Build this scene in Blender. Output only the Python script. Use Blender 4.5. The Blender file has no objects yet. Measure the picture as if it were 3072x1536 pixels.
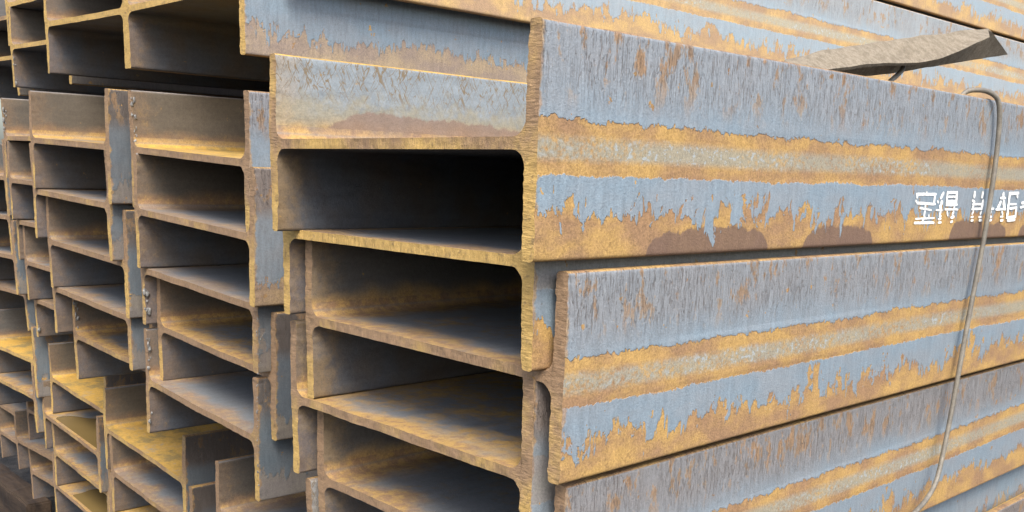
import bpy, bmesh, math, random
from mathutils import Vector, Matrix, noise as mnoise
S = bpy.context.scene
COL = S.collection

# ------------------------------------------------------------------ camera
cam_d = bpy.data.cameras.new('camera')
cam = bpy.data.objects.new('camera', cam_d)
COL.objects.link(cam)
S.camera = cam
yaw, pitch, roll = -0.8214328882, 0.2076724501, -0.0262999867
cyw, syw, cp, sp = math.cos(yaw), math.sin(yaw), math.cos(pitch), math.sin(pitch)
fwd = Vector((syw * cp, cyw * cp, -sp))
rgt = Vector((cyw, -syw, 0))
dwn = fwd.cross(rgt)
cr, sr = math.cos(roll), math.sin(roll)
r2 = cr * rgt + sr * dwn
d2 = -sr * rgt + cr * dwn
M3 = Matrix((r2, -d2, -fwd)).transposed()
cam.matrix_world = Matrix.Translation((1.2388334, -0.8736492, -0.0469334)) @ M3.to_4x4()
cam_d.sensor_width = 36
cam_d.lens = 36 * 2920.18 / 3072
cam_d.shift_y = 384 / 3072
cam_d.clip_start = 0.05
cam_d.clip_end = 3000

# ------------------------------------------------------------------ sky, sun, exposure
SUN_EL, SUN_AZ = math.radians(50), math.radians(126)      # azimuth from +Y towards +X
W = bpy.data.worlds.new('World')
S.world = W
W.use_nodes = True
wn = W.node_tree.nodes
wl = W.node_tree.links
wn.clear()
sky = wn.new('ShaderNodeTexSky')
sky.sky_type = 'NISHITA'
sky.sun_disc = False
sky.sun_elevation = SUN_EL
sky.sun_rotation = SUN_AZ
sky.dust_density = 4.0
sky.air_density = 1.0
bg = wn.new('ShaderNodeBackground')
bg.inputs['Strength'].default_value = 0.13
wo = wn.new('ShaderNodeOutputWorld')
wl.new(sky.outputs[0], bg.inputs[0])
wl.new(bg.outputs[0], wo.inputs[0])
sd = bpy.data.lights.new('sun', 'SUN')
sd.energy = 1.5
sd.angle = math.radians(28)
sd.color = (1.0, 0.975, 0.90)
so = bpy.data.objects.new('sun', sd)
COL.objects.link(so)
sdir = Vector((math.sin(SUN_AZ) * math.cos(SUN_EL), math.cos(SUN_AZ) * math.cos(SUN_EL), math.sin(SUN_EL)))
so.rotation_euler = sdir.to_track_quat('Z', 'Y').to_euler()
so.location = (4, -4, 6)
vs = S.view_settings
vs.view_transform = 'Standard'
vs.look = 'None'
vs.gamma = 1
vs.use_curve_mapping = False
vs.exposure = 1.42
S.cycles.max_bounces = 6
S.cycles.diffuse_bounces = 4
S.cycles.glossy_bounces = 2

# ------------------------------------------------------------------ node helpers
class NT:
    def __init__(self, name):
        self.m = bpy.data.materials.new(name)
        self.m.use_nodes = True
        self.t = self.m.node_tree
        self.t.nodes.clear()
        self.out = self.t.nodes.new('ShaderNodeOutputMaterial')
        self.b = self.t.nodes.new('ShaderNodeBsdfPrincipled')
        self.t.links.new(self.b.outputs[0], self.out.inputs[0])
    def put(self, sock, v):
        if isinstance(v, bpy.types.NodeSocket):
            self.t.links.new(v, sock)
        elif isinstance(v, (tuple, list)):
            sock.default_value = (*v, 1) if len(v) == 3 and sock.type == 'RGBA' else v
        else:
            sock.default_value = v
    def op(self, o, a, b=0.0, c=0.0):
        n = self.t.nodes.new('ShaderNodeMath')
        n.operation = o
        self.put(n.inputs[0], a)
        self.put(n.inputs[1], b)
        self.put(n.inputs[2], c)
        return n.outputs[0]
    def add(self, *a):
        r = a[0]
        for x in a[1:]:
            r = self.op('ADD', r, x)
        return r
    def mul(self, *a):
        r = a[0]
        for x in a[1:]:
            r = self.op('MULTIPLY', r, x)
        return r
    def sub(self, a, b): return self.op('SUBTRACT', a, b)
    def mx(self, a, b): return self.op('MAXIMUM', a, b)
    def mn(self, a, b): return self.op('MINIMUM', a, b)
    def absv(self, a): return self.op('ABSOLUTE', a)
    def inv(self, a): return self.op('SUBTRACT', 1.0, a)
    def ss(self, x, a, b, lo=0.0, hi=1.0):
        n = self.t.nodes.new('ShaderNodeMapRange')
        n.interpolation_type = 'SMOOTHSTEP'
        self.put(n.inputs[0], x)
        self.put(n.inputs[1], a)
        self.put(n.inputs[2], b)
        self.put(n.inputs[3], lo)
        self.put(n.inputs[4], hi)
        return n.outputs[0]
    def vec(self, x, y, z):
        n = self.t.nodes.new('ShaderNodeCombineXYZ')
        self.put(n.inputs[0], x)
        self.put(n.inputs[1], y)
        self.put(n.inputs[2], z)
        return n.outputs[0]
    def noise(self, v, scale=1.0, detail=2.0, rough=0.5, dist=0.0):
        n = self.t.nodes.new('ShaderNodeTexNoise')
        self.put(n.inputs['Vector'], v)
        n.inputs['Scale'].default_value = scale
        n.inputs['Detail'].default_value = detail
        n.inputs['Roughness'].default_value = rough
        n.inputs['Distortion'].default_value = dist
        return n.outputs[0]
    def voro(self, v, scale, feature='F1'):
        n = self.t.nodes.new('ShaderNodeTexVoronoi')
        n.feature = feature
        self.put(n.inputs['Vector'], v)
        n.inputs['Scale'].default_value = scale
        return n.outputs['Distance']
    def mix(self, f, a, b):
        n = self.t.nodes.new('ShaderNodeMix')
        n.data_type = 'RGBA'
        self.put(n.inputs[0], f)
        self.put(n.inputs[6], a)
        self.put(n.inputs[7], b)
        return n.outputs[2]
    def mixf(self, f, a, b):
        n = self.t.nodes.new('ShaderNodeMix')
        n.data_type = 'FLOAT'
        self.put(n.inputs[0], f)
        self.put(n.inputs[2], a)
        self.put(n.inputs[3], b)
        return n.outputs[0]
    def val(self, c, f):           # colour times a float
        n = self.t.nodes.new('ShaderNodeVectorMath')
        n.operation = 'SCALE'
        self.put(n.inputs[0], c)
        self.put(n.inputs['Scale'], f)
        return n.outputs[0]
    def coords(self):
        n = self.t.nodes.new('ShaderNodeTexCoord')
        s = self.t.nodes.new('ShaderNodeSeparateXYZ')
        self.t.links.new(n.outputs['Object'], s.inputs[0])
        sn = self.t.nodes.new('ShaderNodeSeparateXYZ')
        self.t.links.new(n.outputs['Normal'], sn.inputs[0])
        self.obj = n.outputs['Object']
        return s.outputs[0], s.outputs[1], s.outputs[2], sn.outputs
    def info(self):
        n = self.t.nodes.new('ShaderNodeObjectInfo')
        s = self.t.nodes.new('ShaderNodeSeparateColor')
        self.t.links.new(n.outputs['Color'], s.inputs[0])
        return s.outputs[0], s.outputs[1], s.outputs[2], n.outputs['Alpha']
    def finish(self, col, rough, height=None, dist=0.001, strength=1.0, spec=0.5, metal=0.0):
        self.put(self.b.inputs['Base Color'], col)
        self.put(self.b.inputs['Roughness'], rough)
        self.put(self.b.inputs['Specular IOR Level'], spec)
        self.put(self.b.inputs['Metallic'], metal)
        if height is not None:
            n = self.t.nodes.new('ShaderNodeBump')
            n.inputs['Distance'].default_value = dist
            n.inputs['Strength'].default_value = strength
            self.put(n.inputs['Height'], height)
            self.t.links.new(n.outputs[0], self.b.inputs['Normal'])
        return self.m

YEL = (0.375, 0.236, 0.083)
BRN = (0.250, 0.152, 0.083)
PUR = (0.125, 0.080, 0.060)
BLU = (0.180, 0.238, 0.288)
GRY = (0.175, 0.165, 0.155)

# tide marks of damp along the lower edge: position along the beam, half width, height
DOMES = ((0.377, 0.158, 0.135), (0.769, 0.121, 0.125), (1.315, 0.09, 0.15), (1.47, 0.055, 0.11), (1.75, 0.14, 0.15))
# object colour carries: R seed, G blue mill scale left, B rolled rust stripes and painted shade/haze, A yellow cut end
def mat_flange_face():
    k = NT('rolled flange face')
    x, u, z, nrm = k.coords()
    sd, blu, band, _ = k.info()
    s = k.mul(sd, 57.0)
    us = k.add(u, k.mul(s, 3.1))
    t = k.sub(1.0, k.op('DIVIDE', z, 0.30))
    # bow of the stripes along the length
    bow = k.mul(k.sub(k.noise(k.vec(k.mul(us, 1.3), s, 0.0), 1, 1), 0.5), 0.05)
    # toothed edges
    def edge(fa, fb, a, b, off):
        n1 = k.noise(k.vec(k.mul(us, fa), off, s), 1, 2)
        n2 = k.noise(k.vec(k.mul(us, fb), k.mul(t, 9.0), k.add(s, off)), 1, 3, 0.7, 0.6)
        return k.add(k.mul(k.sub(n1, 0.5), a), k.mul(k.sub(n2, 0.5), b), bow)
    e1 = k.add(0.395, edge(9, 55, 0.05, 0.10, 1.0))
    e2 = k.add(0.632, edge(9, 70, 0.035, 0.05, 7.0))
    w = 0.0035
    g1 = k.noise(k.obj, 330, 2, 0.75)
    tj = k.add(t, k.mul(k.sub(g1, 0.5), 0.018))
    stripe = k.mul(k.ss(k.sub(tj, e1), -w, w), k.ss(k.sub(e2, tj), -w, w))
    # worn pale core of the stripe
    core = k.mul(k.ss(k.sub(t, bow), 0.445, 0.50), k.ss(k.sub(t, bow), 0.585, 0.54))
    fleck = k.noise(k.vec(k.mul(us, 105), k.mul(t, 34), s), 1, 4, 0.65)
    corea = k.mul(core, k.ss(k.add(k.mul(fleck, 0.9), k.mul(k.noise(k.vec(k.mul(us, 3), 4.0, s), 1, 1), 0.5)), 0.48, 0.72))
    coreb = k.mul(core, k.ss(fleck, 0.575, 0.61), k.ss(k.noise(k.vec(k.mul(us, 2.0), 9.0, s), 1, 1), 0.40, 0.58))
    # ragged lower edge with drips
    d1 = k.noise(k.vec(k.mul(us, 6.5), 2.0, s), 1, 2)
    d2_ = k.noise(k.vec(k.mul(us, 38), k.mul(t, 5.0), s), 1, 4, 0.66, 0.5)
    d3 = k.noise(k.vec(k.mul(us, 190), k.mul(t, 6.0), s), 1, 1, 0.6)
    low = k.add(0.805, k.mul(k.sub(d1, 0.5), 0.30), k.mul(k.sub(d2_, 0.5), k.ss(k.noise(k.vec(k.mul(us, 2.6), 6.0, s), 1, 1), 0.3, 0.7, 0.30, 0.95)), k.mul(k.sub(d3, 0.5), 0.14))
    ragged = k.ss(k.sub(tj, low), -0.006, 0.006)
    # weathered top zone: rusty patches and fine cracks
    topz = k.ss(k.sub(t, k.mul(k.sub(k.noise(k.vec(k.mul(us, 5), 3.0, s), 1, 3), 0.5), 0.22)), 0.40, 0.18)
    pt = k.noise(k.vec(k.mul(us, 30), k.mul(t, 4.2), k.add(s, 5.0)), 1, 4, 0.7)
    patch = k.mul(k.ss(k.add(pt, k.mul(k.sub(g1, 0.5), 0.10)), 0.535, 0.61), k.ss(t, 0.38, 0.14))
    cr = k.noise(k.vec(k.mul(us, 210), k.mul(t, 6.0), s), 1, 2, 0.55, 0.4)
    crack = k.mul(k.ss(k.absv(k.sub(cr, 0.5)), 0.030, 0.006), k.ss(t, 0.40, 0.20), k.ss(d1, 0.30, 0.48))
    # few islands anywhere
    isl = k.ss(k.noise(k.vec(k.mul(us, 34), k.mul(t, 9), k.add(s, 20.0)), 1, 4, 0.6), 0.68, 0.70)
    on = k.ss(band, 0.2, 0.5)
    rust = k.mx(k.mul(stripe, on), k.mx(k.mul(ragged, k.ss(band, 0.02, 0.1, 0.25, 0.75), k.ss(band, 0.1, 0.3, 1.0, 1.34)), k.mx(k.mul(patch, 0.9), isl)))
    rust = k.mx(rust, k.ss(k.absv(k.sub(t, 0.5)), 0.489, 0.495))
    arris = k.ss(k.add(u, k.mul(k.sub(k.noise(k.vec(k.mul(z, 40), s, 0.0), 1, 4), 0.5), 0.03)), 0.006, 0.001)
    rust = k.mx(rust, k.mul(arris, 0.7))
    # damp tide marks along the bottom
    dome = 0.0
    for c, hw, hgt in DOMES:
        q = k.op('DIVIDE', k.sub(k.add(u, k.mul(k.sub(d1, 0.5), 0.09)), c), hw)
        q4 = k.op('POWER', k.absv(q), 3.5)
        dome = k.mx(dome, k.mul(k.op('SQRT', k.mx(k.inv(q4), 0.0)), hgt))
    dome = k.mul(dome, k.add(0.28, k.mul(d2_, 1.1), k.mul(g1, 0.35)))
    dome = k.mul(dome, k.ss(band, 0.85, 0.98), k.ss(band, 1.3, 1.1))
    wet = k.ss(k.sub(t, k.sub(1.0, dome)), -0.006, 0.006)
    # colours
    g2 = k.noise(k.vec(k.mul(us, 9), k.mul(t, 5), s), 1, 4, 0.6)
    g3 = k.noise(k.vec(k.mul(us, 130), k.mul(t, 6), s), 1, 3, 0.6)
    rc = k.mix(k.ss(g2, 0.34, 0.64), YEL, BRN)
    rc = k.val(rc, k.add(0.02, k.mul(g1, 1.45), k.mul(g3, 0.50)))
    sc = k.mix(k.ss(g2, 0.3, 0.7), BLU, (0.20, 0.232, 0.262))
    sc = k.mix(k.mul(topz, 0.55), sc, (0.222, 0.228, 0.238))
    sc = k.mix(k.mn(k.mul(k.inv(blu), k.add(0.35, k.mul(topz, 1.3))), 0.95), sc, k.mix(g3, (0.19, 0.150, 0.125), (0.15, 0.130, 0.120)))
    sc = k.val(sc, k.add(0.27, k.mul(g3, 0.66), k.mul(g1, 0.80)))
    rc = k.mix(k.mul(patch, k.ss(g2, 0.62, 0.45), 0.8), rc, (0.19, 0.125, 0.085))
    sc = k.val(sc, k.ss(band, 0.02, 0.1, 0.55, 1.0))  # scale darkened on low-band flanges to paint in the stacks' shade
    col = k.mix(rust, sc, rc)
    col = k.mix(k.mul(corea, on, 0.85), col, k.val((0.245, 0.238, 0.190), k.add(0.40, k.mul(g1, 1.2))))
    col = k.mix(k.mul(coreb, on, 0.85), col, (0.30, 0.335, 0.35))
    col = k.mix(k.mul(wet, rust, 0.88), col, k.val(PUR, k.add(0.45, k.mul(g1, 0.8), k.mul(g3, 0.5))))
    col = k.mix(k.mul(crack, 0.62), col, (0.085, 0.066, 0.055))
    col = k.mix(k.ss(band, 1.2, 1.5, 0.0, 0.12), col, (0.42, 0.41, 0.33))  # pale haze painted over the faces of the upper bundle
    col = k.val(col, k.ss(band, 1.2, 1.5, 1.0, 1.25))  # extra sky brightness of those hazy faces, put into the colour
    h = k.add(k.mul(k.mx(k.mul(stripe, on), ragged), -1.0), k.mul(g1, 0.8), k.mul(crack, -0.8))
    rough = k.mixf(k.mx(rust, k.mul(corea, on)), k.add(0.40, k.mul(g2, 0.16)), 0.86)
    rough = k.mixf(k.mul(wet, rust), rough, 0.55)
    return k.finish(col, rough, h, 0.0011, 0.9, spec=k.mixf(rust, 0.7, 0.3))

def mat_inner():
    k = NT('weathered inner steel')
    x, u, z, nrm = k.coords()
    sd, blu, band, yl = k.info()
    s = k.mul(sd, 57.0)
    us = k.add(u, k.mul(s, 3.1))
    p = k.vec(k.add(x, s), us, z)
    g1 = k.noise(p, 380, 3, 0.7)
    g2 = k.noise(p, 9, 3, 0.6)
    g3 = k.noise(k.vec(k.mul(x, 60), k.mul(us, 9), k.mul(z, 60)), 1, 4, 0.6)
    g4 = k.noise(p, 45, 4, 0.65)
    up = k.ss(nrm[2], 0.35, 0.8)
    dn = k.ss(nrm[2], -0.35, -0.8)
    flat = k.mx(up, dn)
    above = k.ss(z, 0.150, 0.154)
    # rust creeping up from the web on the flange inside
    hz = k.sub(z, 0.158)
    creep = k.mul(above, k.inv(flat), k.ss(k.sub(hz, k.mul(k.sub(g2, 0.45), 0.07)), 0.050, 0.0))
    # rust on top of the web: toward the cut end and both flanges
    de = k.sub(u, k.mul(k.sub(g2, 0.5), 0.25))
    dxl = k.sub(0.313, k.absv(x))
    near = k.mx(k.ss(de, 0.10, 0.0), k.ss(k.sub(dxl, k.mul(k.sub(g2, 0.45), 0.25)), 0.12, 0.0))
    wr = k.mul(up, k.mx(k.mul(near, k.ss(band, 0.0, 0.5, 0.25, 1.0)), k.ss(k.add(k.mul(g2, 0.6), k.mul(g4, 0.4), k.mul(k.sub(band, 0.4), 0.5)), 0.50, 0.76)))
    endr = k.mul(k.ss(k.sub(u, k.mul(k.sub(g4, 0.5), 0.12)), 0.08, 0.0), k.inv(flat))
    spots = k.ss(g4, 0.68, 0.74)
    rust = k.mx(k.mx(creep, wr), k.mx(k.mul(endr, 0.30), k.mul(spots, 0.7)))
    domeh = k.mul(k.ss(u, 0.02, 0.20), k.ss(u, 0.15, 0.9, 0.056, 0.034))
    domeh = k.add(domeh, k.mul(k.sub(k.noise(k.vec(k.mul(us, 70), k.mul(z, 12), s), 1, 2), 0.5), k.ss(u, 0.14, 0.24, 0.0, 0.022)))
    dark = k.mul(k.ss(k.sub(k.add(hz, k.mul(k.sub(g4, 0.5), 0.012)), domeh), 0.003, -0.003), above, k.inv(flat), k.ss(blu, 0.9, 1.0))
    # scratches across the upper part of bright inner faces
    a1 = k.noise(k.vec(k.mul(k.add(us, k.mul(z, 0.5)), 85), k.mul(z, 14), s), 1, 2, 0.5, 0.4)
    a2 = k.noise(k.vec(k.mul(k.sub(us, k.mul(z, 0.6)), 75), k.mul(z, 14), k.add(s, 4.0)), 1, 2, 0.5, 0.4)
    ln = k.mx(k.ss(k.absv(k.sub(a1, 0.5)), 0.020, 0.006), k.ss(k.absv(k.sub(a2, 0.5)), 0.016, 0.005))
    scr = k.mul(ln, k.inv(flat), k.ss(hz, 0.05, 0.10), k.ss(blu, 0.85, 1.0))
    sc = k.mix(k.ss(g2, 0.32, 0.68), (0.072, 0.082, 0.100), (0.082, 0.071, 0.063))  # shade of the hollows painted in: scale darker than on the outer faces
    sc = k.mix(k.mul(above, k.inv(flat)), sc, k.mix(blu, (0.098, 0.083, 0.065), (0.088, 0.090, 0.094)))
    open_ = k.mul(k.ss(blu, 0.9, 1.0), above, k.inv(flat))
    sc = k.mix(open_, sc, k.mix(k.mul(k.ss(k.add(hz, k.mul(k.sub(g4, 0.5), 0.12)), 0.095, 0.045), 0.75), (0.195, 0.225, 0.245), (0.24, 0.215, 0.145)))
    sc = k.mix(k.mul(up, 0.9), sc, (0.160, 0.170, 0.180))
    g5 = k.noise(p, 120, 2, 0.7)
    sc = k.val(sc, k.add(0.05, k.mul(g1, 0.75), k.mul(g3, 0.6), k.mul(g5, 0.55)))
    rc = k.mix(k.ss(k.add(g4, k.mul(k.sub(band, 0.45), 0.35)), 0.38, 0.62), BRN, YEL)
    rc = k.mix(k.mul(up, k.ss(band, 0.6, 0.9), 0.85), rc, k.mix(k.ss(k.add(g2, k.mul(k.sub(g4, 0.5), 0.5)), 0.42, 0.66), (0.52, 0.31, 0.060), (0.25, 0.185, 0.075)))
    rc = k.val(rc, k.add(-0.05, k.mul(g1, 1.15), k.mul(g3, 0.3), k.mul(g5, 0.6)))
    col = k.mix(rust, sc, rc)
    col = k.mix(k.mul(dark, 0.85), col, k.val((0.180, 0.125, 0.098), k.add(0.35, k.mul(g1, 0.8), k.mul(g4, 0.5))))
    col = k.mix(k.mul(scr, 0.9), col, (0.15, 0.105, 0.05))
    h = k.add(k.mul(g1, 0.8), k.mul(g4, 0.8))
    rough = k.mixf(rust, k.add(0.40, k.mul(g2, 0.22)), 0.85)
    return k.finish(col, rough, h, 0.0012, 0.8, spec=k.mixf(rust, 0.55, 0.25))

def mat_cut():
    k = NT('flame cut rusty end')
    x, u, z, nrm = k.coords()
    sd, blu, band, yl = k.info()
    s = k.mul(sd, 57.0)
    p = k.vec(k.add(x, s), u, z)
    g1 = k.noise(p, 520, 3, 0.7)
    g2 = k.noise(p, 7, 3, 0.6)
    g4 = k.noise(p, 60, 4, 0.65)
    st = k.noise(k.vec(k.mul(x, 70), s, k.mul(z, 330)), 1, 2, 0.5)
    sx = k.noise(k.vec(k.mul(x, 330), s, k.mul(z, 70)), 1, 2, 0.5)
    isweb = k.ss(k.absv(x), 0.300, 0.285)
    stria = k.mixf(isweb, st, sx)
    # the lower half of each flange and the underside of the web stay yellower
    y = k.add(yl, k.mul(k.sub(g2, 0.5), 1.3), k.mul(k.sub(g4, 0.5), 0.35), k.ss(z, 0.20, 0.02, -0.18, 0.18))
    rc = k.mix(k.ss(y, 0.34, 0.68), (0.248, 0.162, 0.096), (0.44, 0.290, 0.100))
    rc = k.val(rc, k.add(0.25, k.mul(g1, 0.8), k.mul(stria, 0.65)))
    dk = k.mul(k.ss(g4, 0.53, 0.70), 0.6)
    rc = k.mix(dk, rc, (0.10, 0.075, 0.06))
    h = k.add(k.mul(g1, 0.8), k.mul(stria, 1.2), g4)
    return k.finish(rc, 0.85, h, 0.0012, 0.9, spec=0.25)

def mat_simple(name, c1, c2, scale, rough, dist=0.001, spec=0.4, metal=0.0, stretch=(1, 1, 1), grain=300):
    k = NT(name)
    x, y, z, nrm = k.coords()
    p = k.vec(k.mul(x, stretch[0]), k.mul(y, stretch[1]), k.mul(z, stretch[2]))
    a = k.noise(p, scale, 5, 0.62)
    b = k.noise(p, grain, 3, 0.7)
    col = k.val(k.mix(k.ss(a, 0.33, 0.67), c1, c2), k.add(0.6, k.mul(b, 0.8)))
    return k.finish(col, rough, k.add(a, b), dist, 0.9, spec=spec, metal=metal)

MF, MI, MC = mat_flange_face(), mat_inner(), mat_cut()
M_SLAG = mat_simple('solidified cutting slag', (0.10, 0.10, 0.10), (0.24, 0.24, 0.235), 120, 0.5, 0.001, 0.6)
M_WIRE = mat_simple('rusty wire rod', (0.12, 0.11, 0.092), (0.19, 0.172, 0.14), 35, 0.55, 0.0006, 0.5)
M_WIRE2 = mat_simple('yellow rusted wire rod', (0.33, 0.22, 0.08), (0.42, 0.31, 0.14), 35, 0.7, 0.0006, 0.4)
M_ANGLE = mat_simple('dusty rusted strip', (0.155, 0.130, 0.095), (0.225, 0.192, 0.145), 60, 0.9, 0.0016, 0.2, grain=240)
def mat_paint():
    k = NT('worn white stencil paint')
    k.coords()
    a = k.noise(k.obj, 150, 4, 0.7)
    b = k.noise(k.obj, 420, 2, 0.7)
    col = k.mix(k.mul(k.ss(a, 0.56, 0.68), 0.75), k.val((0.82, 0.83, 0.82), k.add(0.7, k.mul(b, 0.5))), (0.34, 0.30, 0.22))
    return k.finish(col, 0.7, b, 0.0005, 0.8, spec=0.3)
M_PAINT = mat_paint()
M_WOOD = mat_simple('weathered timber', (0.022, 0.016, 0.013), (0.060, 0.041, 0.028), 14, 0.9, 0.004, 0.2, stretch=(0.15, 1, 1), grain=90)
M_SOIL = mat_simple('damp yard gravel', (0.016, 0.015, 0.014), (0.045, 0.04, 0.036), 9, 0.95, 0.02, 0.2, grain=70)
def mat_puddle():
    k = NT('standing rain water')
    x, y, z, nrm = k.coords()
    k.b.inputs['Transmission Weight'].default_value = 0.0
    n = k.noise(k.obj, 3.0, 2)
    return k.finish(k.mix(n, (0.15, 0.10, 0.035), (0.20, 0.14, 0.055)), 0.04, None, spec=0.5)
M_WATER = mat_puddle()

# ------------------------------------------------------------------ beam meshes
H, B, TF, TW, R, LEN = 0.670, 0.300, 0.022, 0.016, 0.024, 12.0
YS = [0, .005, .014, .035, .08, .16, .3, .5, .75, 1, 1.3, 1.6, 2, 2.5, 3.2, 4.2, 5.5, 7.5, 9.5, LEN]

def jit(x, z, seed, f, a):
    return a * mnoise.noise(Vector((x * f + seed * 9.7, seed * 3.3, z * f)))

def make_mesh(name, rows, mats_of, seed, side):
    """rows: list of (list of cross points (x,z)) forming a strip; swept along YS with a ragged front."""
    bm = bmesh.new()
    nr, nc = len(rows), len(rows[0][0])
    def front_y(x, z):
        # torch wander, kept the same for web and flanges so that their faces meet
        y = jit(x, z, seed, 9, 0.0035) + jit(x, z, seed + 5, 60, 0.0012) + jit(x, z, seed + 9, 240, 0.0006)
        return y
    def place(x, z, yi, lock):
        y = YS[yi]
        fade = max(0.0, 1 - y / 0.05)
        fy = y + front_y(x, z) * fade
        dx = dz = 0.0
        if not lock:
            e = max(0.0, 1 - y / 0.012)
            dx = (jit(x, z, seed + 21, 110, 0.0022) + jit(x, z, seed + 22, 420, 0.0008)) * e
            wave = mnoise.noise(Vector((y * 1.1 + seed * 5.1, side * 3.7, 0.3))) * 0.0022 * min(1, y / 0.3)
            dx += wave
            dz += mnoise.noise(Vector((y * 2.3 + seed * 2.1, side * 1.7, 7.3))) * 0.0009 * min(1, y / 0.3)
        return bm.verts.new((x + dx, fy, z + dz))
    ny = len(YS)
    # outline rings: left column, right column, first row, last row
    cap = [[place(x, z, 0, lock) for (x, z) in pts] for pts, lock in rows]
    for a in range(nr - 1):
        for b in range(nc - 1):
            f = bm.faces.new((cap[a][b], cap[a][b + 1], cap[a + 1][b + 1], cap[a + 1][b]))
            f.material_index = 2
    ring0 = [(r, 0) for r in range(nr)] + [(nr - 1, c) for c in range(1, nc)] + [(r, nc - 1) for r in range(nr - 2, -1, -1)] + [(0, c) for c in range(nc - 2, 0, -1)]
    prev = [cap[r][c] for r, c in ring0]
    for yi in range(1, ny):
        cur = []
        for r, c in ring0:
            pts, lock = rows[r]
            x, z = pts[c]
            cur.append(place(x, z, yi, lock))
        n = len(ring0)
        for i in range(n):
            j = (i + 1) % n
            mi = mats_of(ring0[i], ring0[j], nr, nc)
            if mi is None:
                continue
            f = bm.faces.new((prev[i], cur[i], cur[j], prev[j]))
            f.material_index = mi
            f.smooth = True
        prev = cur
    try:
        f = bm.faces.new(prev)
        f.material_index = 2
    except ValueError:
        pass
    bmesh.ops.recalc_face_normals(bm, faces=bm.faces[:])
    for e in bm.edges:
        if len(e.link_faces) == 2 and e.calc_face_angle(0) > math.radians(38):
            e.smooth = False
    me = bpy.data.meshes.new(name)
    bm.to_mesh(me)
    bm.free()
    for m in (MF, MI, MC):
        me.materials.append(m)
    return me

def flange_mesh(side, seed):
    rad = 0.0055
    zs = [0, .0006, .002, .004, .0065] + [0.0065 + (B - 0.013) * i / 74 for i in range(1, 74)] + [B - .0065, B - .004, B - .002, B - .0006, B]
    rows = []
    for z in zs:
        d = min(z, B - z)
        ins = 0 if d >= rad else rad - math.sqrt(max(0, rad * rad - (rad - d) ** 2))
        xo, xi = side * (H / 2 - ins), side * (H / 2 - TF + ins * 1.2)
        lock = abs(z - B / 2) < TW / 2 + R + 0.003
        rows.append(([(xo + (xi - xo) * c / 3, z) for c in range(4)], lock))
    def mats(a, b, nr, nc):
        if a[1] == 0 and b[1] == 0:
            return 0
        if a[1] == nc - 1 and b[1] == nc - 1:
            return 1
        return 0
    return make_mesh('flange', rows, mats, seed, side)

def web_mesh(seed):
    a = H / 2 - TF
    xs = []
    for i in range(7):                      # left fillet
        th = math.pi / 2 * i / 6
        xs.append((-a + R - R * math.cos(th), R - R * math.sin(th)))
    n = 110
    for i in range(1, n):
        xs.append((-a + R + (2 * a - 2 * R) * i / n, 0))
    for i in range(7):
        th = math.pi / 2 * (6 - i) / 6
        xs.append((a - R + R * math.cos(th), R - R * math.sin(th)))
    rows = []
    for x, ex in xs:
        h = TW / 2 + ex
        lock = ex > R * 0.6
        rows.append(([(x, B / 2 - h + 2 * h * c / 3) for c in range(4)], lock))
    def mats(p, q, nr, nc):
        if p[0] == q[0] and p[0] in (0, nr - 1):
            return None
        return 1
    return make_mesh('web', rows, mats, seed, 0)

NV = 6
FL = [flange_mesh(-1, i) for i in range(NV)]
FR = [flange_mesh(1, i) for i in range(NV)]
WB = [web_mesh(i) for i in range(NV)]

def tag(o, label, cat, group=None):
    o['label'] = label
    o['category'] = cat
    if group:
        o['group'] = group
    return o

def new_obj(name, me, parent=None):
    o = bpy.data.objects.new(name, me)
    COL.objects.link(o)
    if parent:
        o.parent = parent
    return o

def bm_obj(name, bm, mat, parent=None, smooth=True):
    me = bpy.data.meshes.new(name)
    bmesh.ops.recalc_face_normals(bm, faces=bm.faces[:])
    for f in bm.faces:
        f.smooth = smooth
    bm.to_mesh(me)
    bm.free()
    me.materials.append(mat)
    return new_obj(name, me, parent)

BM = {}
BEAMS = {}
rnd = random.Random(4)
PART = {}
def beam(key, tr, label, blue=0.5, band=0.0, yel=0.5, seed=None, lface=None, wr=0.35):
    x, y, z, ro, yw = tr
    mw = Matrix.Translation((x, y, z)) @ Matrix.Rotation(yw, 4, 'Z') @ Matrix.Rotation(-ro, 4, 'Y') @ Matrix.Translation((0, 0, -B / 2))
    e = bpy.data.objects.new('steel_girder', None)
    e.empty_display_size = 0.1
    COL.objects.link(e)
    e.matrix_world = mw
    tag(e, label, 'steel beam', 'H-section steel beams stacked in bundles')
    i = len(BEAMS)
    v = i % NV
    sd = seed if seed is not None else rnd.random()
    parts = {}
    for nm, me in (('web', WB[v]), ('flange', FL[v]), ('flange', FR[v])):
        o = new_obj(nm, me, e)
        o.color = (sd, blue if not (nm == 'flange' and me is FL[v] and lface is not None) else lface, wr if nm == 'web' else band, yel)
        parts[nm if nm == 'web' else ('left' if me is FL[v] else 'right')] = o
    BEAMS[key] = mw
    PART[key] = (e, parts)
    return e

P = B / 2 + TW / 2
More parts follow.
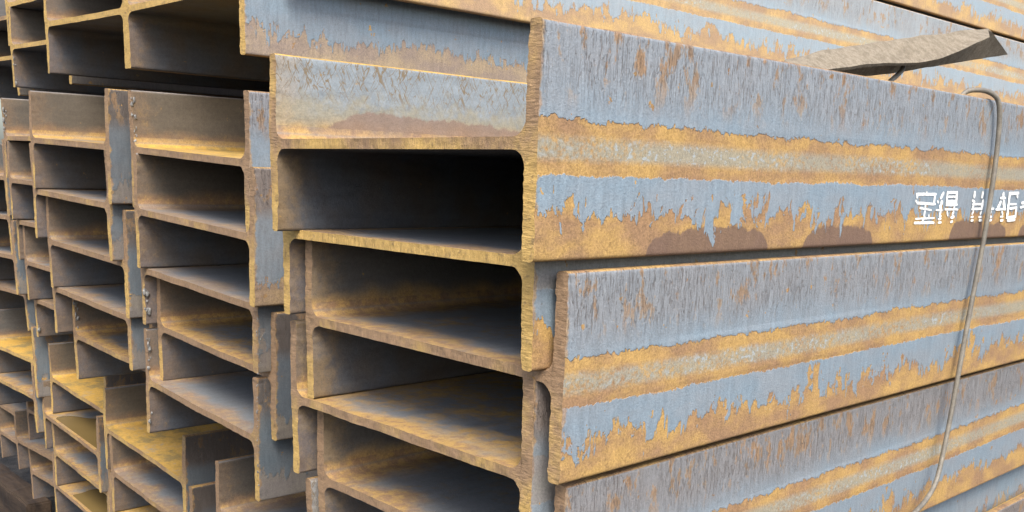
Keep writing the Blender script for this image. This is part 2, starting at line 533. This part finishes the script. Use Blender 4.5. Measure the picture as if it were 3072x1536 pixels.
#            x        y       z        roll     yaw
T = {
'A1': (0.0, 0.0, 0.0, -0.0058, 0.0012), 'A2': (-0.0407, 0.0413, -0.1557, -0.0041, -0.0022),
'A3': (-0.0048, 0.0682, -0.3143, -0.0081, 0.0004), 'A4': (-0.0587, 0.0644, -0.4705, 0.0015, 0.0007),
'A5': (-0.0169, 0.0954, -0.6285, 0.004, -0.0002), 'A6': (-0.056, 0.09, -0.787, 0.0, 0.0), 'A7': (-0.012, 0.10, -1.022, 0.0, 0.0),
'B1': (-1.0423, 0.1619, -0.0132, -0.0488, -0.0198), 'B2': (-1.0219, 0.1579, -0.1709, -0.0470, -0.0198),
'B3': (-1.0576, 0.1788, -0.3287, -0.0445, -0.0198), 'B4': (-1.0400, 0.2114, -0.4879, -0.0448, -0.0198),
'B5': (-1.0836, 0.1859, -0.6420, -0.0426, -0.0198),
'G1': (-1.7806, 0.1446, 0.0208, -0.0386, -0.0119), 'G2': (-1.8204, 0.1508, -0.1365, -0.0360, -0.0119),
'G3': (-1.7936, 0.1796, -0.2956, -0.0354, -0.0119), 'G4': (-1.8288, 0.193, -0.4520, -0.0339, -0.0119),
'G5': (-1.8070, 0.2441, -0.6109, -0.0290, -0.0119),
'K1': (-2.6311, 0.3031, 0.0511, -0.018, -0.0157), 'K2': (-2.6023, 0.3031, -0.1089, -0.0176, -0.0157),
'K3': (-2.6381, 0.3263, -0.2687, -0.0155, -0.0157), 'K4': (-2.6067, 0.3402, -0.4272, -0.0154, -0.0157),
'K5': (-2.6433, 0.3738, -0.5857, -0.0157, -0.0157),
'J0': (-3.3560, 0.32, -0.098, 0.0092, 0.0112), 'J1': (-3.3960, 0.33, -0.256, 0.0092, 0.0112),
'J2': (-3.3579, 0.3298, -0.4143, 0.0092, 0.0112), 'J3': (-3.3976, 0.3705, -0.5727, 0.0116, 0.0112),
'UA': (-1.1588, 0.2185, 0.3627, -0.0168, -0.0065), 'UA2': (-1.1050, 0.30, 0.5190, -0.0120, -0.0045),
'UA3': (-1.1500, 0.30, 0.6775, -0.010, -0.0035), 'UA4': (-1.1080, 0.32, 0.8355, -0.010, -0.0030),
'UB': (-1.8615, 0.2396, 0.3846, -0.0373, -0.0081), 'UB2': (-1.8930, 0.262, 0.5420, -0.0373, -0.0081),
'UC': (-2.7181, 0.383, 0.396, -0.0329, -0.0085), 'UC2': (-2.7500, 0.385, 0.5545, -0.0329, -0.0085),
'UE': (-3.4900, 0.44, 0.395, -0.0329, -0.0085), 'UE2': (-3.5220, 0.44, 0.5535, -0.0329, -0.0085),
'Q0': (-4.2400, 0.60, -1.190, 0.0, 0.0), 'Q1': (-4.2750, 0.62, -1.349, 0.0, 0.0), 'Q2': (-4.2400, 0.62, -1.507, 0.0, 0.0),
'J4': (-4.0900, 0.42, -0.18, 0.0092, 0.0112), 'J5': (-4.1250, 0.42, -0.338, 0.0092, 0.0112), 'N0': (-4.085, 0.45, -0.90, 0.0, 0.0),
'L1': (-1.8697, 0.3493, -0.9716, -0.0529, -0.0041), 'L2': (-1.8471, 0.3548, -1.1288, -0.0535, -0.0041),
'L3': (-1.8880, 0.36, -1.2860, -0.0535, -0.0041),
'R1': (-0.8343, 0.2704, -0.9698, -0.0100, 0.0011), 'R2': (-0.868, 0.29, -1.1275, -0.0100, 0.0011),
'M1': (-2.6715, 0.4195, -0.9272, -0.0366, -0.0182), 'M2': (-2.7075, 0.3938, -1.0869, -0.0400, -0.0182),
'M3': (-2.6786, 0.4149, -1.2476, -0.0357, -0.0182), 'M4': (-2.7200, 0.42, -1.4050, -0.0357, -0.0182),
'N1': (-3.3507, 0.374, -0.8494, 0.0091, 0.0082), 'N2': (-3.3818, 0.3725, -1.0073, 0.0085, 0.0082),
'P0': (-3.5000, 0.56, -1.2200, 0.040, 0.0043), 'P1': (-3.5610, 0.5178, -1.3782, 0.0400, 0.0043), 'P2': (-3.5079, 0.5575, -1.5360, 0.0400, 0.0043),
}
LBL = {
'A1': ('topmost beam of the nearest stack, white stencilled characters on its rust-striped side', 0.95, 1.0, 0.62),
'A2': ('second beam down in the nearest stack, its flange tucked behind the stencilled top beam', 0.8, 0.3, 0.85),
'A3': ('third beam down in the nearest stack, its striped side just under the stencilled beam', 0.86, 0.8, 0.48),
'A4': ('fourth beam down in the nearest stack, with yellow rust across its web', 0.35, 0.3, 0.52),
'A5': ('fifth beam down in the nearest stack, striped side at the bottom right', 0.7, 0.8, 0.34),
'A6': ('sixth beam down in the nearest stack, bluish side set back in the lower right corner', 1.0, 0.1, 0.4),
'A7': ('lowest visible beam of the nearest stack, only a flange edge at the lower right corner', 0.5, 0.8, 0.4),
'B1': ('top beam of the second column, slag drops on its left flange', 0.75, 0.1, 0.42),
'B2': ('second beam down in the second column, brown flange side beside the nearest stack', 0.15, 0.1, 0.50),
'B3': ('third beam down in the second column, with a grey shining web', 0.2, 0.0, 0.38),
'B4': ('fourth beam down in the second column, bent web edge with a pale worn patch', 0.2, 0.0, 0.40),
'B5': ('bottom beam of the second column, long flange with slag along its cut', 0.55, 0.0, 0.45),
'G1': ('top beam of the third column from the right, bluish side above a dark gap', 0.3, 0.0, 0.45),
'G2': ('second beam down in the third column from the right', 0.3, 0.0, 0.50),
'G3': ('third beam down in the third column from the right, flange edge beside the second column', 0.4, 0.0, 0.42),
'G4': ('fourth beam down in the third column from the right', 0.4, 0.0, 0.42),
'G5': ('bottom beam of the third column from the right, standing over yellow rusty webs', 0.3, 0.0, 0.55),
'K1': ('top beam of the fourth column at the left edge, slag drops on its flange', 0.4, 0.0, 0.48),
'K2': ('second beam down in the fourth column at the left edge', 0.5, 0.0, 0.42),
'K3': ('third beam down in the fourth column at the left edge', 0.4, 0.0, 0.40),
'K4': ('fourth beam down in the fourth column at the left edge', 0.4, 0.0, 0.40),
'K5': ('bottom beam of the fourth column at the left edge, above a yellow rusty flange', 0.4, 0.0, 0.45),
'J0': ('uppermost beam of the column cut by the left edge, bluish flange side', 0.8, 0.0, 0.4),
'J1': ('second beam of the column cut by the left edge, web end at mid height', 0.6, 0.0, 0.42),
'J2': ('third beam of the column cut by the left edge, dark square opening under its web', 0.6, 0.0, 0.45),
'J3': ('lowest beam of the middle left-edge column, above the bright yellow web', 0.5, 0.0, 0.42),
'UA': ('blue-grey bottom beam of the upper right bundle, ending in a yellow cut', 1.0, 0.075, 0.85),
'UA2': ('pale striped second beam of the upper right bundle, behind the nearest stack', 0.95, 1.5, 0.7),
'UA3': ('third beam of the upper right bundle, recessed in the dark groove', 0.6, 0.0, 0.6),
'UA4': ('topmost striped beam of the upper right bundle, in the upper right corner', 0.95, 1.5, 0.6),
'UB': ('yellow-ended beam hanging over the gap, left of the blue-grey upper beam', 0.5, 0.0, 0.88),
'UB2': ('beam above the yellow-ended one, cut off by the top edge', 0.4, 0.0, 0.55),
'UC': ('upper left beam with yellow web end and a slag drop under its flange', 0.4, 0.0, 0.75),
'UC2': ('beam at the top left corner with only its yellow web corner in view', 0.4, 0.0, 0.85),
'UE': ('upper beam cut by the left edge with a short yellow web end', 0.4, 0.0, 0.80),
'UE2': ('beam above the one cut by the left edge, in the very top left corner', 0.4, 0.0, 0.6),
'Q0': ('upper dark beam at the far left of the bottom left stack, rusty web', 0.3, 0.0, 0.12),
'Q1': ('middle dark beam at the far left of the bottom left stack', 0.3, 0.0, 0.12),
'Q2': ('lowest dark beam at the far left of the bottom left stack, above the timber', 0.3, 0.0, 0.12),
'J4': ('farthest upper beam seen through the gaps at the left edge', 0.5, 0.0, 0.12),
'J5': ('farthest middle beam seen through the gaps at the left edge', 0.5, 0.0, 0.12),
'N0': ('farthest lower beam seen through the gaps at the left edge', 0.5, 0.0, 0.12),
'L1': ('top beam of the lower bundle below the third column, yellow web holding rain water', 0.15, 0.0, 0.62),
'L2': ('second beam of the lower bundle below the third column, grey web', 0.3, 0.0, 0.42),
'L3': ('third beam of the lower bundle below the third column, at the bottom edge', 0.3, 0.0, 0.6),
'R1': ('top beam of the lower bundle below the second column, left flange facing a dark gap', 0.3, 0.0, 0.36),
'R2': ('second beam of the lower bundle below the second column, at the bottom edge', 0.3, 0.0, 0.40),
'M1': ('top beam of the lower left bundle, bright yellow web under the fourth column', 0.1, 0.0, 0.62),
'M2': ('second beam of the lower left bundle, with a brown puddle on its web', 0.1, 0.0, 0.52),
'M3': ('third beam of the lower left bundle, pale web beneath the puddle', 0.3, 0.0, 0.60),
'M4': ('lowest beam of the lower left bundle, at the bottom edge', 0.3, 0.0, 0.5),
'N1': ('lower beam at the left edge with a bright yellow web and dark blue flange side', 0.8, 0.0, 0.75),
'N2': ('beam under the bright yellow web at the left edge, pale patch on its web', 0.3, 0.0, 0.62),
'P0': ('upper beam of the bottom left stack, mostly hidden behind yellow flanges', 0.3, 0.0, 0.12),
'P1': ('middle beam of the bottom left stack, thin tall flange above the timber', 0.3, 0.0, 0.12),
'P2': ('lowest beam of the bottom left stack, beside the timber bearer', 0.3, 0.0, 0.12),
}
SEED = {'A1': 0.137, 'A3': 0.71, 'A5': 0.44, 'UA2': 0.29, 'UA4': 0.53, 'UA': 0.83}
WRUST = {'A1': 0.5, 'A2': 0.35, 'A3': 0.4, 'A4': 0.62, 'A5': 0.42, 'B1': 0.9, 'B2': 0.25, 'B3': 0.2, 'B4': 0.55, 'B5': 0.3, 'L1': 0.9, 'L2': 0.3, 'L3': 0.8,
         'M1': 0.95, 'M2': 0.6, 'M3': 0.5, 'M4': 0.6, 'N1': 1.2, 'N2': 0.5, 'G1': 0.7, 'G5': 0.5, 'P1': 0.3}
LFACE = {'A1': 1.0, 'B1': 0.0, 'G1': 0.0, 'K1': 0.05}
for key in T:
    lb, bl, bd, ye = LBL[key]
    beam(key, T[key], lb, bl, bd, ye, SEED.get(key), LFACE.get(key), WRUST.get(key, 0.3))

# ------------------------------------------------------------------ ground and timber
GZ = -1.88
bm = bmesh.new()
n = 60
ext = [-400, -120, -40, -15] + [-8 + 16 * i / 44 for i in range(45)] + [15, 40, 120, 400]
vv = {}
for i, a in enumerate(ext):
    for j, b in enumerate(ext):
        h = 0.02 * mnoise.noise(Vector((a * 1.7, b * 1.7, 0))) + 0.012 * mnoise.noise(Vector((a * 5, b * 5, 3)))
        vv[i, j] = bm.verts.new((a, b, GZ + (h if abs(a) < 10 and abs(b) < 10 else 0)))
for i in range(len(ext) - 1):
    for j in range(len(ext) - 1):
        bm.faces.new((vv[i, j], vv[i + 1, j], vv[i + 1, j + 1], vv[i, j + 1]))
g = bm_obj('ground', bm, M_SOIL)
g['kind'] = 'structure'

def timber(x0, x1, y0, y1, z0, z1, label):
    bm = bmesh.new()
    nx = 24
    prof = [(y0, z0), (y1, z0), (y1, z1), (y0, z1)]
    r = random.Random(int(x0 * 100) + 7)
    pr = None
    for i in range(nx + 1):
        xx = x0 + (x1 - x0) * i / nx
        ring = []
        for (yy, zz) in prof:
            for k in (0.0, 1.0):
                pass
            ring.append(bm.verts.new((xx, yy + r.uniform(-.004, .004), zz + r.uniform(-.004, .004))))
        if pr:
            for a in range(4):
                bm.faces.new((pr[a], pr[(a + 1) % 4], ring[(a + 1) % 4], ring[a]))
        else:
            bm.faces.new(ring)
        pr = ring
    bm.faces.new(pr)
    bmesh.ops.recalc_face_normals(bm, faces=bm.faces[:])
    bmesh.ops.bevel(bm, geom=[e for e in bm.edges if e.calc_face_angle(0) > 1.0], offset=0.008, segments=2, affect='EDGES')
    o = bm_obj('timber_bearer', bm, M_WOOD, smooth=False)
    tag(o, label, 'timber')
    return o
timber(-5.2, -3.75, 0.50, 0.62, GZ + 0.01, -1.69, 'weathered brown squared timber on the ground in the lower left corner')

# ------------------------------------------------------------------ wires, strip, bar
def smooth_path(pts, n=8):
    P_ = [Vector(p) for p in pts]
    out = []
    for i in range(len(P_) - 1):
        a, b, c, d = P_[max(i - 1, 0)], P_[i], P_[i + 1], P_[min(i + 2, len(P_) - 1)]
        for k in range(n):
            t = k / n
            out.append(0.5 * ((2 * b) + (c - a) * t + (2 * a - 5 * b + 4 * c - d) * t * t + (3 * b - a - 3 * c + d) * t ** 3))
    out.append(P_[-1])
    return out

def tube(name, pts, r, mat, seg=12, n=8, parent=None):
    path = smooth_path(pts, n)
    bm = bmesh.new()
    prev = None
    nrm = None
    for i, p in enumerate(path):
        tan = (path[min(i + 1, len(path) - 1)] - path[max(i - 1, 0)]).normalized()
        if nrm is None:
            nrm = tan.orthogonal().normalized()
        nrm = (nrm - tan * nrm.dot(tan)).normalized()
        bi = tan.cross(nrm)
        rr = r * (1 + 0.04 * mnoise.noise(p * 30))
        ring = [bm.verts.new(p + rr * (math.cos(a) * nrm + math.sin(a) * bi)) for a in [2 * math.pi * q / seg for q in range(seg)]]
        if prev:
            for q in range(seg):
                bm.faces.new((prev[q], prev[(q + 1) % seg], ring[(q + 1) % seg], ring[q]))
        else:
            bm.faces.new(ring)
        prev = ring
    bm.faces.new(prev)
    return bm_obj(name, bm, mat, parent)

o = tube('binding_wire', [(0.280, 1.235, 0.03), (0.290, 1.262, 0.11), (0.304, 1.284, 0.155), (0.323, 1.308, 0.163), (0.338, 1.334, 0.159), (0.346, 1.355, 0.147), (0.349, 1.367, 0.122),
     (0.349, 1.376, 0.077), (0.350, 1.376, -0.008), (0.350, 1.365, -0.149), (0.349, 1.341, -0.307), (0.349, 1.319, -0.456),
     (0.350, 1.306, -0.531), (0.353, 1.28, -0.627), (0.358, 1.25, -0.682), (0.364, 1.20, -0.711), (0.377, 1.112, -0.724), (0.40, 0.98, -0.728)],
     0.0053, M_WIRE)
tag(o, 'thick grey-brown wire rod hooked over the nearest stack and hanging down its side', 'wire')
o = tube('binding_wire', [(-0.797, 1.900, 0.86), (-0.782, 1.905, 0.70), (-0.784, 1.905, 0.543), (-0.784, 1.886, 0.39), (-0.79, 1.88, 0.30)], 0.0075, M_WIRE2)
tag(o, 'thin yellow wire standing upright against the striped upper beam side', 'wire')
o = tube('binding_wire', [(0.10, 1.40, 0.262), (0.14, 1.33, 0.222), (0.15, 1.29, 0.203), (0.16, 1.235, 0.182), (0.18, 1.17, 0.16)], 0.0055, M_WIRE)
tag(o, 'short wire stub poking out beneath the bent angle strip', 'wire')
CREST = [[0.15, 0.831, 0.19], [0.15, 0.89, 0.204], [0.15, 0.95, 0.219], [0.15, 1.014, 0.231], [0.15, 1.08, 0.243], [0.15, 1.149, 0.256], [0.15, 1.221, 0.269], [0.15, 1.296, 0.282], [0.15, 1.375, 0.296], [0.15, 1.458, 0.309], [0.15, 1.545, 0.324], [0.15, 1.637, 0.339], [0.15, 1.733, 0.353]]
NEAR = [[0.2, 0.755, 0.164], [0.2, 0.813, 0.168], [0.2, 0.873, 0.172], [0.2, 0.936, 0.178], [0.2, 0.999, 0.192], [0.2, 1.067, 0.202], [0.2, 1.138, 0.21], [0.2, 1.212, 0.217], [0.2, 1.29, 0.226], [0.2, 1.371, 0.237], [0.2, 1.453, 0.262], [0.2, 1.539, 0.288], [0.2, 1.628, 0.315]]
LOW = [[0.1, 0.916, 0.159], [0.1, 0.984, 0.167], [0.1, 1.055, 0.176], [0.1, 1.13, 0.186], [0.1, 1.208, 0.196], [0.1, 1.289, 0.208], [0.1, 1.374, 0.221], [0.1, 1.464, 0.236], [0.1, 1.558, 0.252], [0.1, 1.656, 0.268], [0.1, 1.761, 0.286], [0.1, 1.871, 0.304], [0.1, 1.987, 0.322]]
def angle_strip():
    bm = bmesh.new()
    def relax(p):
        p = smooth_path(p, 4)
        for _ in range(14):
            p = [p[0]] + [(p[i - 1] + 2 * p[i] + p[i + 1]) / 4 for i in range(1, len(p) - 1)] + [p[-1]]
        return p
    a, c, l = relax(NEAR), relax(CREST), relax(LOW)
    th = 0.007
    prev = None
    for i in range(len(a)):
        near, crest, low = a[i], c[i], l[i]
        top = []
        # rounded fold between the two legs
        for t in (0, .25, .5, .75, .92):
            top.append(near.lerp(crest, t))
        k1, k2 = near.lerp(crest, .97), crest.lerp(low, .05)
        top.append((k1 + k2 + crest) / 3)
        for t in (.12, .4, .7, 1):
            top.append(crest.lerp(low, t))
        tang = (c[min(i + 1, len(c) - 1)] - c[max(i - 1, 0)]).normalized()
        pts = []
        bot = []
        for q, p in enumerate(top):
            e = (top[min(q + 1, len(top) - 1)] - top[max(q - 1, 0)]).normalized()
            nn = e.cross(tang).normalized()
            if nn.z < 0 and q < 5:
                nn = -nn
            if q >= 5:
                # outward side of the far leg continues round the fold
                if nn.dot(last) < 0:
                    nn = -nn
            last = nn
            w = mnoise.noise(p * 14) * 0.003
            pts.append(p + nn * w)
            bot.append(p + nn * (w - th))
        ring = [bm.verts.new(p) for p in pts] + [bm.verts.new(p) for p in reversed(bot)]
        m = len(ring)
        if prev:
            for q in range(m):
                f = bm.faces.new((prev[q], prev[(q + 1) % m], ring[(q + 1) % m], ring[q]))
        if i in (0, len(a) - 1):
            hN = m // 2
            for q in range(hN - 1):
                bm.faces.new((ring[q], ring[q + 1], ring[m - 2 - q], ring[m - 1 - q]))
        prev = ring
    bmesh.ops.recalc_face_normals(bm, faces=bm.faces[:])
    for e in bm.edges:
        if len(e.link_faces) == 2 and e.calc_face_angle(0) > math.radians(50):
            e.smooth = False
    o = bm_obj('angle_strip', bm, M_ANGLE)
    return o
o = angle_strip()
tag(o, 'bent brown-grey angle strip rising from behind the top beam on the right', 'steel strip')

# ------------------------------------------------------------------ stencilled characters on the near flange
TEXT= [[0.0043,[1.0493,0.0959],[1.1388,0.0963]],[0.0038,[1.0547,0.0966],[1.0548,0.0883]],[0.0033,[1.0495,0.0839],[1.0551,0.0807]],[0.0041,[1.1335,0.096],[1.1318,0.0751]],[0.0041,[1.0556,0.0786],[1.1397,0.0767]],[0.0033,[1.0934,0.1014],[1.0942,0.0982]],[0.0036,[1.0945,0.0751],[1.0962,0.0686]],[0.0028,[1.0704,0.0687],[1.1252,0.0645]],[0.0036,[1.0961,0.0635],[1.094,0.0519]],[0.0028,[1.0568,0.0475],[1.1429,0.0484]],[0.0031,[1.0894,0.0429],[1.0992,0.0518]],[0.0031,[1.1144,0.055],[1.1186,0.0504]],[0.0041,[1.0537,0.0396],[1.144,0.0389]],[0.0047,[1.1724,0.1002],[1.1605,0.0883]],[0.0034,[1.1469,0.083],[1.1539,0.0796]],[0.0066,[1.168,0.0831],[1.1672,0.0752]],[0.0053,[1.16,0.0739],[1.1694,0.0673]],[0.0029,[1.1448,0.0644],[1.1748,0.0644]],[0.0045,[1.1697,0.0607],[1.164,0.0561]],[0.004,[1.163,0.0521],[1.1736,0.052]],[0.0037,[1.1601,0.0459],[1.1751,0.0467]],[0.0037,[1.1621,0.0387],[1.1772,0.0391]],[0.004,[1.1896,0.1024],[1.1919,0.0746]],[0.0045,[1.2345,0.1028],[1.2383,0.0746]],[0.0045,[1.1892,0.1004],[1.2375,0.1011]],[0.0034,[1.1963,0.0918],[1.2338,0.0921]],[0.0061,[1.1946,0.0812],[1.2369,0.0814]],[0.004,[1.1882,0.0746],[1.245,0.0756]],[0.0032,[1.186,0.0659],[1.2504,0.0658]],[0.0038,[1.2325,0.0726],[1.2284,0.0672]],[0.0035,[1.1979,0.0619],[1.2043,0.0525]],[0.0041,[1.2317,0.0611],[1.224,0.0551]],[0.0049,[1.2194,0.049],[1.2364,0.0503]],[0.0046,[1.2205,0.0396],[1.2312,0.0408]],[0.0052,[1.3244,0.1038],[1.3258,0.0907]],[0.0041,[1.3168,0.0851],[1.3321,0.0813]],[0.0036,[1.32,0.0768],[1.3797,0.0769]],[0.0039,[1.3191,0.0664],[1.3778,0.0668]],[0.0047,[1.3271,0.0754],[1.3257,0.0671]],[0.0053,[1.3676,0.1042],[1.3659,0.0909]],[0.0065,[1.3753,0.0854],[1.3725,0.067]],[0.0042,[1.3321,0.0615],[1.3239,0.0553]],[0.0039,[1.3201,0.049],[1.3334,0.0496]],[0.0042,[1.3225,0.0413],[1.3357,0.0422]],[0.0042,[1.3743,0.0614],[1.3676,0.0551]],[0.004,[1.361,0.0488],[1.3781,0.0493]],[0.0043,[1.365,0.0414],[1.3804,0.0421]],[0.0048,[1.423,0.1034],[1.4201,0.0905]],[0.0057,[1.4197,0.0841],[1.4228,0.067]],[0.0037,[1.4166,0.0663],[1.4396,0.0673]],[0.0043,[1.4257,0.0627],[1.4213,0.0541]],[0.004,[1.4171,0.0484],[1.4329,0.0494]],[0.004,[1.4196,0.0409],[1.4353,0.0422]],[0.0064,[1.4808,0.1025],[1.4845,0.0917]],[0.0043,[1.4664,0.0908],[1.4978,0.091]],[0.0064,[1.4746,0.0829],[1.4579,0.0669]],[0.0064,[1.487,0.0844],[1.5005,0.0669]],[0.004,[1.4493,0.0655],[1.5082,0.0662]],[0.0038,[1.4857,0.0611],[1.4937,0.0537]],[0.0035,[1.4806,0.0487],[1.4971,0.0493]],[0.0044,[1.4834,0.0403],[1.4999,0.041]],[0.0058,[1.5179,0.1036],[1.5208,0.0462]],[0.005,[1.5132,0.1009],[1.5712,0.1029]],[0.005,[1.5628,0.0981],[1.5681,0.0922]],[0.0035,[1.5272,0.0769],[1.5663,0.0776]],[0.0044,[1.5288,0.0669],[1.5722,0.0698]],[0.0051,[1.5688,0.0683],[1.5682,0.0458]],[0.0047,[1.5151,0.0462],[1.5738,0.0488]],[0.0048,[1.5229,0.0399],[1.5706,0.0413]],[0.0054,[1.5959,0.0803],[1.6134,0.0804]],[0.0042,[1.5911,0.0695],[1.6187,0.0725]],[0.0022,[0.9214,0.0869],[0.9272,0.0894]],[0.0022,[0.9316,0.087],[0.939,0.0889]],[0.0017,[1.0207,0.0881],[1.0228,0.0906]]]
def stencil(strokes, x_off):
    bm = bmesh.new()
    r = random.Random(2)
    X0 = H / 2 + 0.0012 + x_off
    for w, a, b in strokes:
        a, b = Vector(a), Vector(b)
        d = (b - a)
        L = max(d.length, 1e-4)
        d /= L
        nn = Vector((-d.y, d.x))
        # widths are measured vertically; strokes across the length are foreshortened in the photograph
        hw = w / 2 * (1.35 + 0.7 * abs(d.y))
        ns = max(2, int(L / 0.004))
        up, dn = [], []
        for i in range(ns + 1):
            p = a + d * L * i / ns
            k = 1.0 if 0 < i < ns else 0.72
            up.append(p + nn * hw * k * r.uniform(0.82, 1.12))
            dn.append(p - nn * hw * k * r.uniform(0.82, 1.12))
        up = [a - d * hw * 0.4] + up + [b + d * hw * 0.4]
        dn = [None] + dn + [None]
        vu = [bm.verts.new((X0, p.x, p.y)) for p in up]
        vd = [vu[0]] + [bm.verts.new((X0, p.x, p.y)) for p in dn[1:-1]] + [vu[-1]]
        X0 += 0.000012
        for i in range(len(vu) - 1):
            q = [vu[i], vu[i + 1], vd[i + 1], vd[i]]
            q2 = []
            for v in q:
                if v not in q2:
                    q2.append(v)
            if len(q2) > 2:
                bm.faces.new(q2)
    me = bpy.data.meshes.new('stencil_character')
    bmesh.ops.recalc_face_normals(bm, faces=bm.faces[:])
    bm.to_mesh(me)
    bm.free()
    me.materials.append(M_PAINT)
    o = new_obj('stencil_character', me, PART['A1'][1]['right'])
for q, (i0, i1) in enumerate(((0, 13), (13, 34), (34, 47), (47, 53), (53, 61), (61, 69), (69, 71))):
    stencil(TEXT[i0:i1], q * 0.0004 / 7)

# ------------------------------------------------------------------ slag drops left by the torch
def slag(key, part, x, z0, z1, n, size, seed, out=1):
    r = random.Random(seed)
    bm = bmesh.new()
    for i in range(n):
        z = r.uniform(z0, z1)
        s = size * r.uniform(0.45, 1.25)
        m = Matrix.Translation((x + out * s * 0.3, r.uniform(-0.002, 0.010), z)) @ Matrix.Diagonal((s * r.uniform(.35, .8), s * r.uniform(.5, 1.1), s * r.uniform(.8, 2.2), 1))
        res = bmesh.ops.create_icosphere(bm, subdivisions=2, radius=1, matrix=m)
        for v in res['verts']:
            v.co += Vector((mnoise.noise(v.co * 260), mnoise.noise(v.co * 260 + Vector((5, 0, 0))), mnoise.noise(v.co * 260 + Vector((0, 9, 0))))) * s * 0.6
    o = bm_obj('slag_drops', bm, M_SLAG, PART[key][0])
    o['kind'] = 'stuff'
a_in = -H / 2 + TF
slag('B1', 'left', a_in, 0.225, 0.285, 7, 0.0040, 1)
slag('B1', 'left', a_in, 0.165, 0.205, 6, 0.0036, 21)
slag('B3', 'left', a_in, 0.005, 0.095, 8, 0.0050, 2)
slag('B5', 'left', a_in, 0.19, 0.285, 9, 0.0036, 3)
slag('B5', 'left', a_in, 0.03, 0.06, 2, 0.0055, 8)
slag('B5', 'right', H / 2 - 0.002, 0.03, 0.29, 40, 0.0020, 4)
slag('B3', 'right', H / 2 - 0.002, 0.0, 0.13, 18, 0.0020, 5)
slag('G5', 'left', a_in, 0.17, 0.285, 10, 0.0042, 6)
slag('K1', 'left', a_in, 0.17, 0.28, 10, 0.0046, 7)
slag('K5', 'left', a_in, 0.01, 0.05, 4, 0.0052, 9)
slag('UC', 'left', a_in, -0.005, 0.03, 3, 0.0050, 10)
slag('UC', 'left', a_in, 0.08, 0.12, 5, 0.0036, 14)
slag('G3', 'left', a_in, 0.158, 0.172, 3, 0.0045, 12)

# ------------------------------------------------------------------ rain water standing on webs
def puddle(key, cx, cy, rx, ry, seed, label):
    bm = bmesh.new()
    n = 40
    z = B / 2 + TW / 2 + 0.0015
    ring = []
    for i in range(n):
        a = 2 * math.pi * i / n
        k = 1 + 0.28 * mnoise.noise(Vector((math.cos(a) * 1.3 + seed, math.sin(a) * 1.3, seed * 2.0)))
        ring.append((cx + rx * k * math.cos(a), max(0.012, cy + ry * k * math.sin(a)), z))
    top = [bm.verts.new(p) for p in ring]
    bot = [bm.verts.new((p[0], p[1], p[2] - 0.0012)) for p in ring]
    bm.faces.new(top)
    for i in range(n):
        bm.faces.new((top[i], top[(i + 1) % n], bot[(i + 1) % n], bot[i]))
    o = bm_obj('rain_puddle', bm, M_WATER, smooth=False)
    o.matrix_world = BEAMS[key]
    tag(o, label, 'puddle')
puddle('M2', 0.06, 0.07, 0.26, 0.13, 1.0, 'brown rain puddle on the second web of the lower left bundle')
puddle('M4', 0.08, 0.07, 0.25, 0.13, 3.0, 'brown rain puddle on the lowest web at the bottom left')
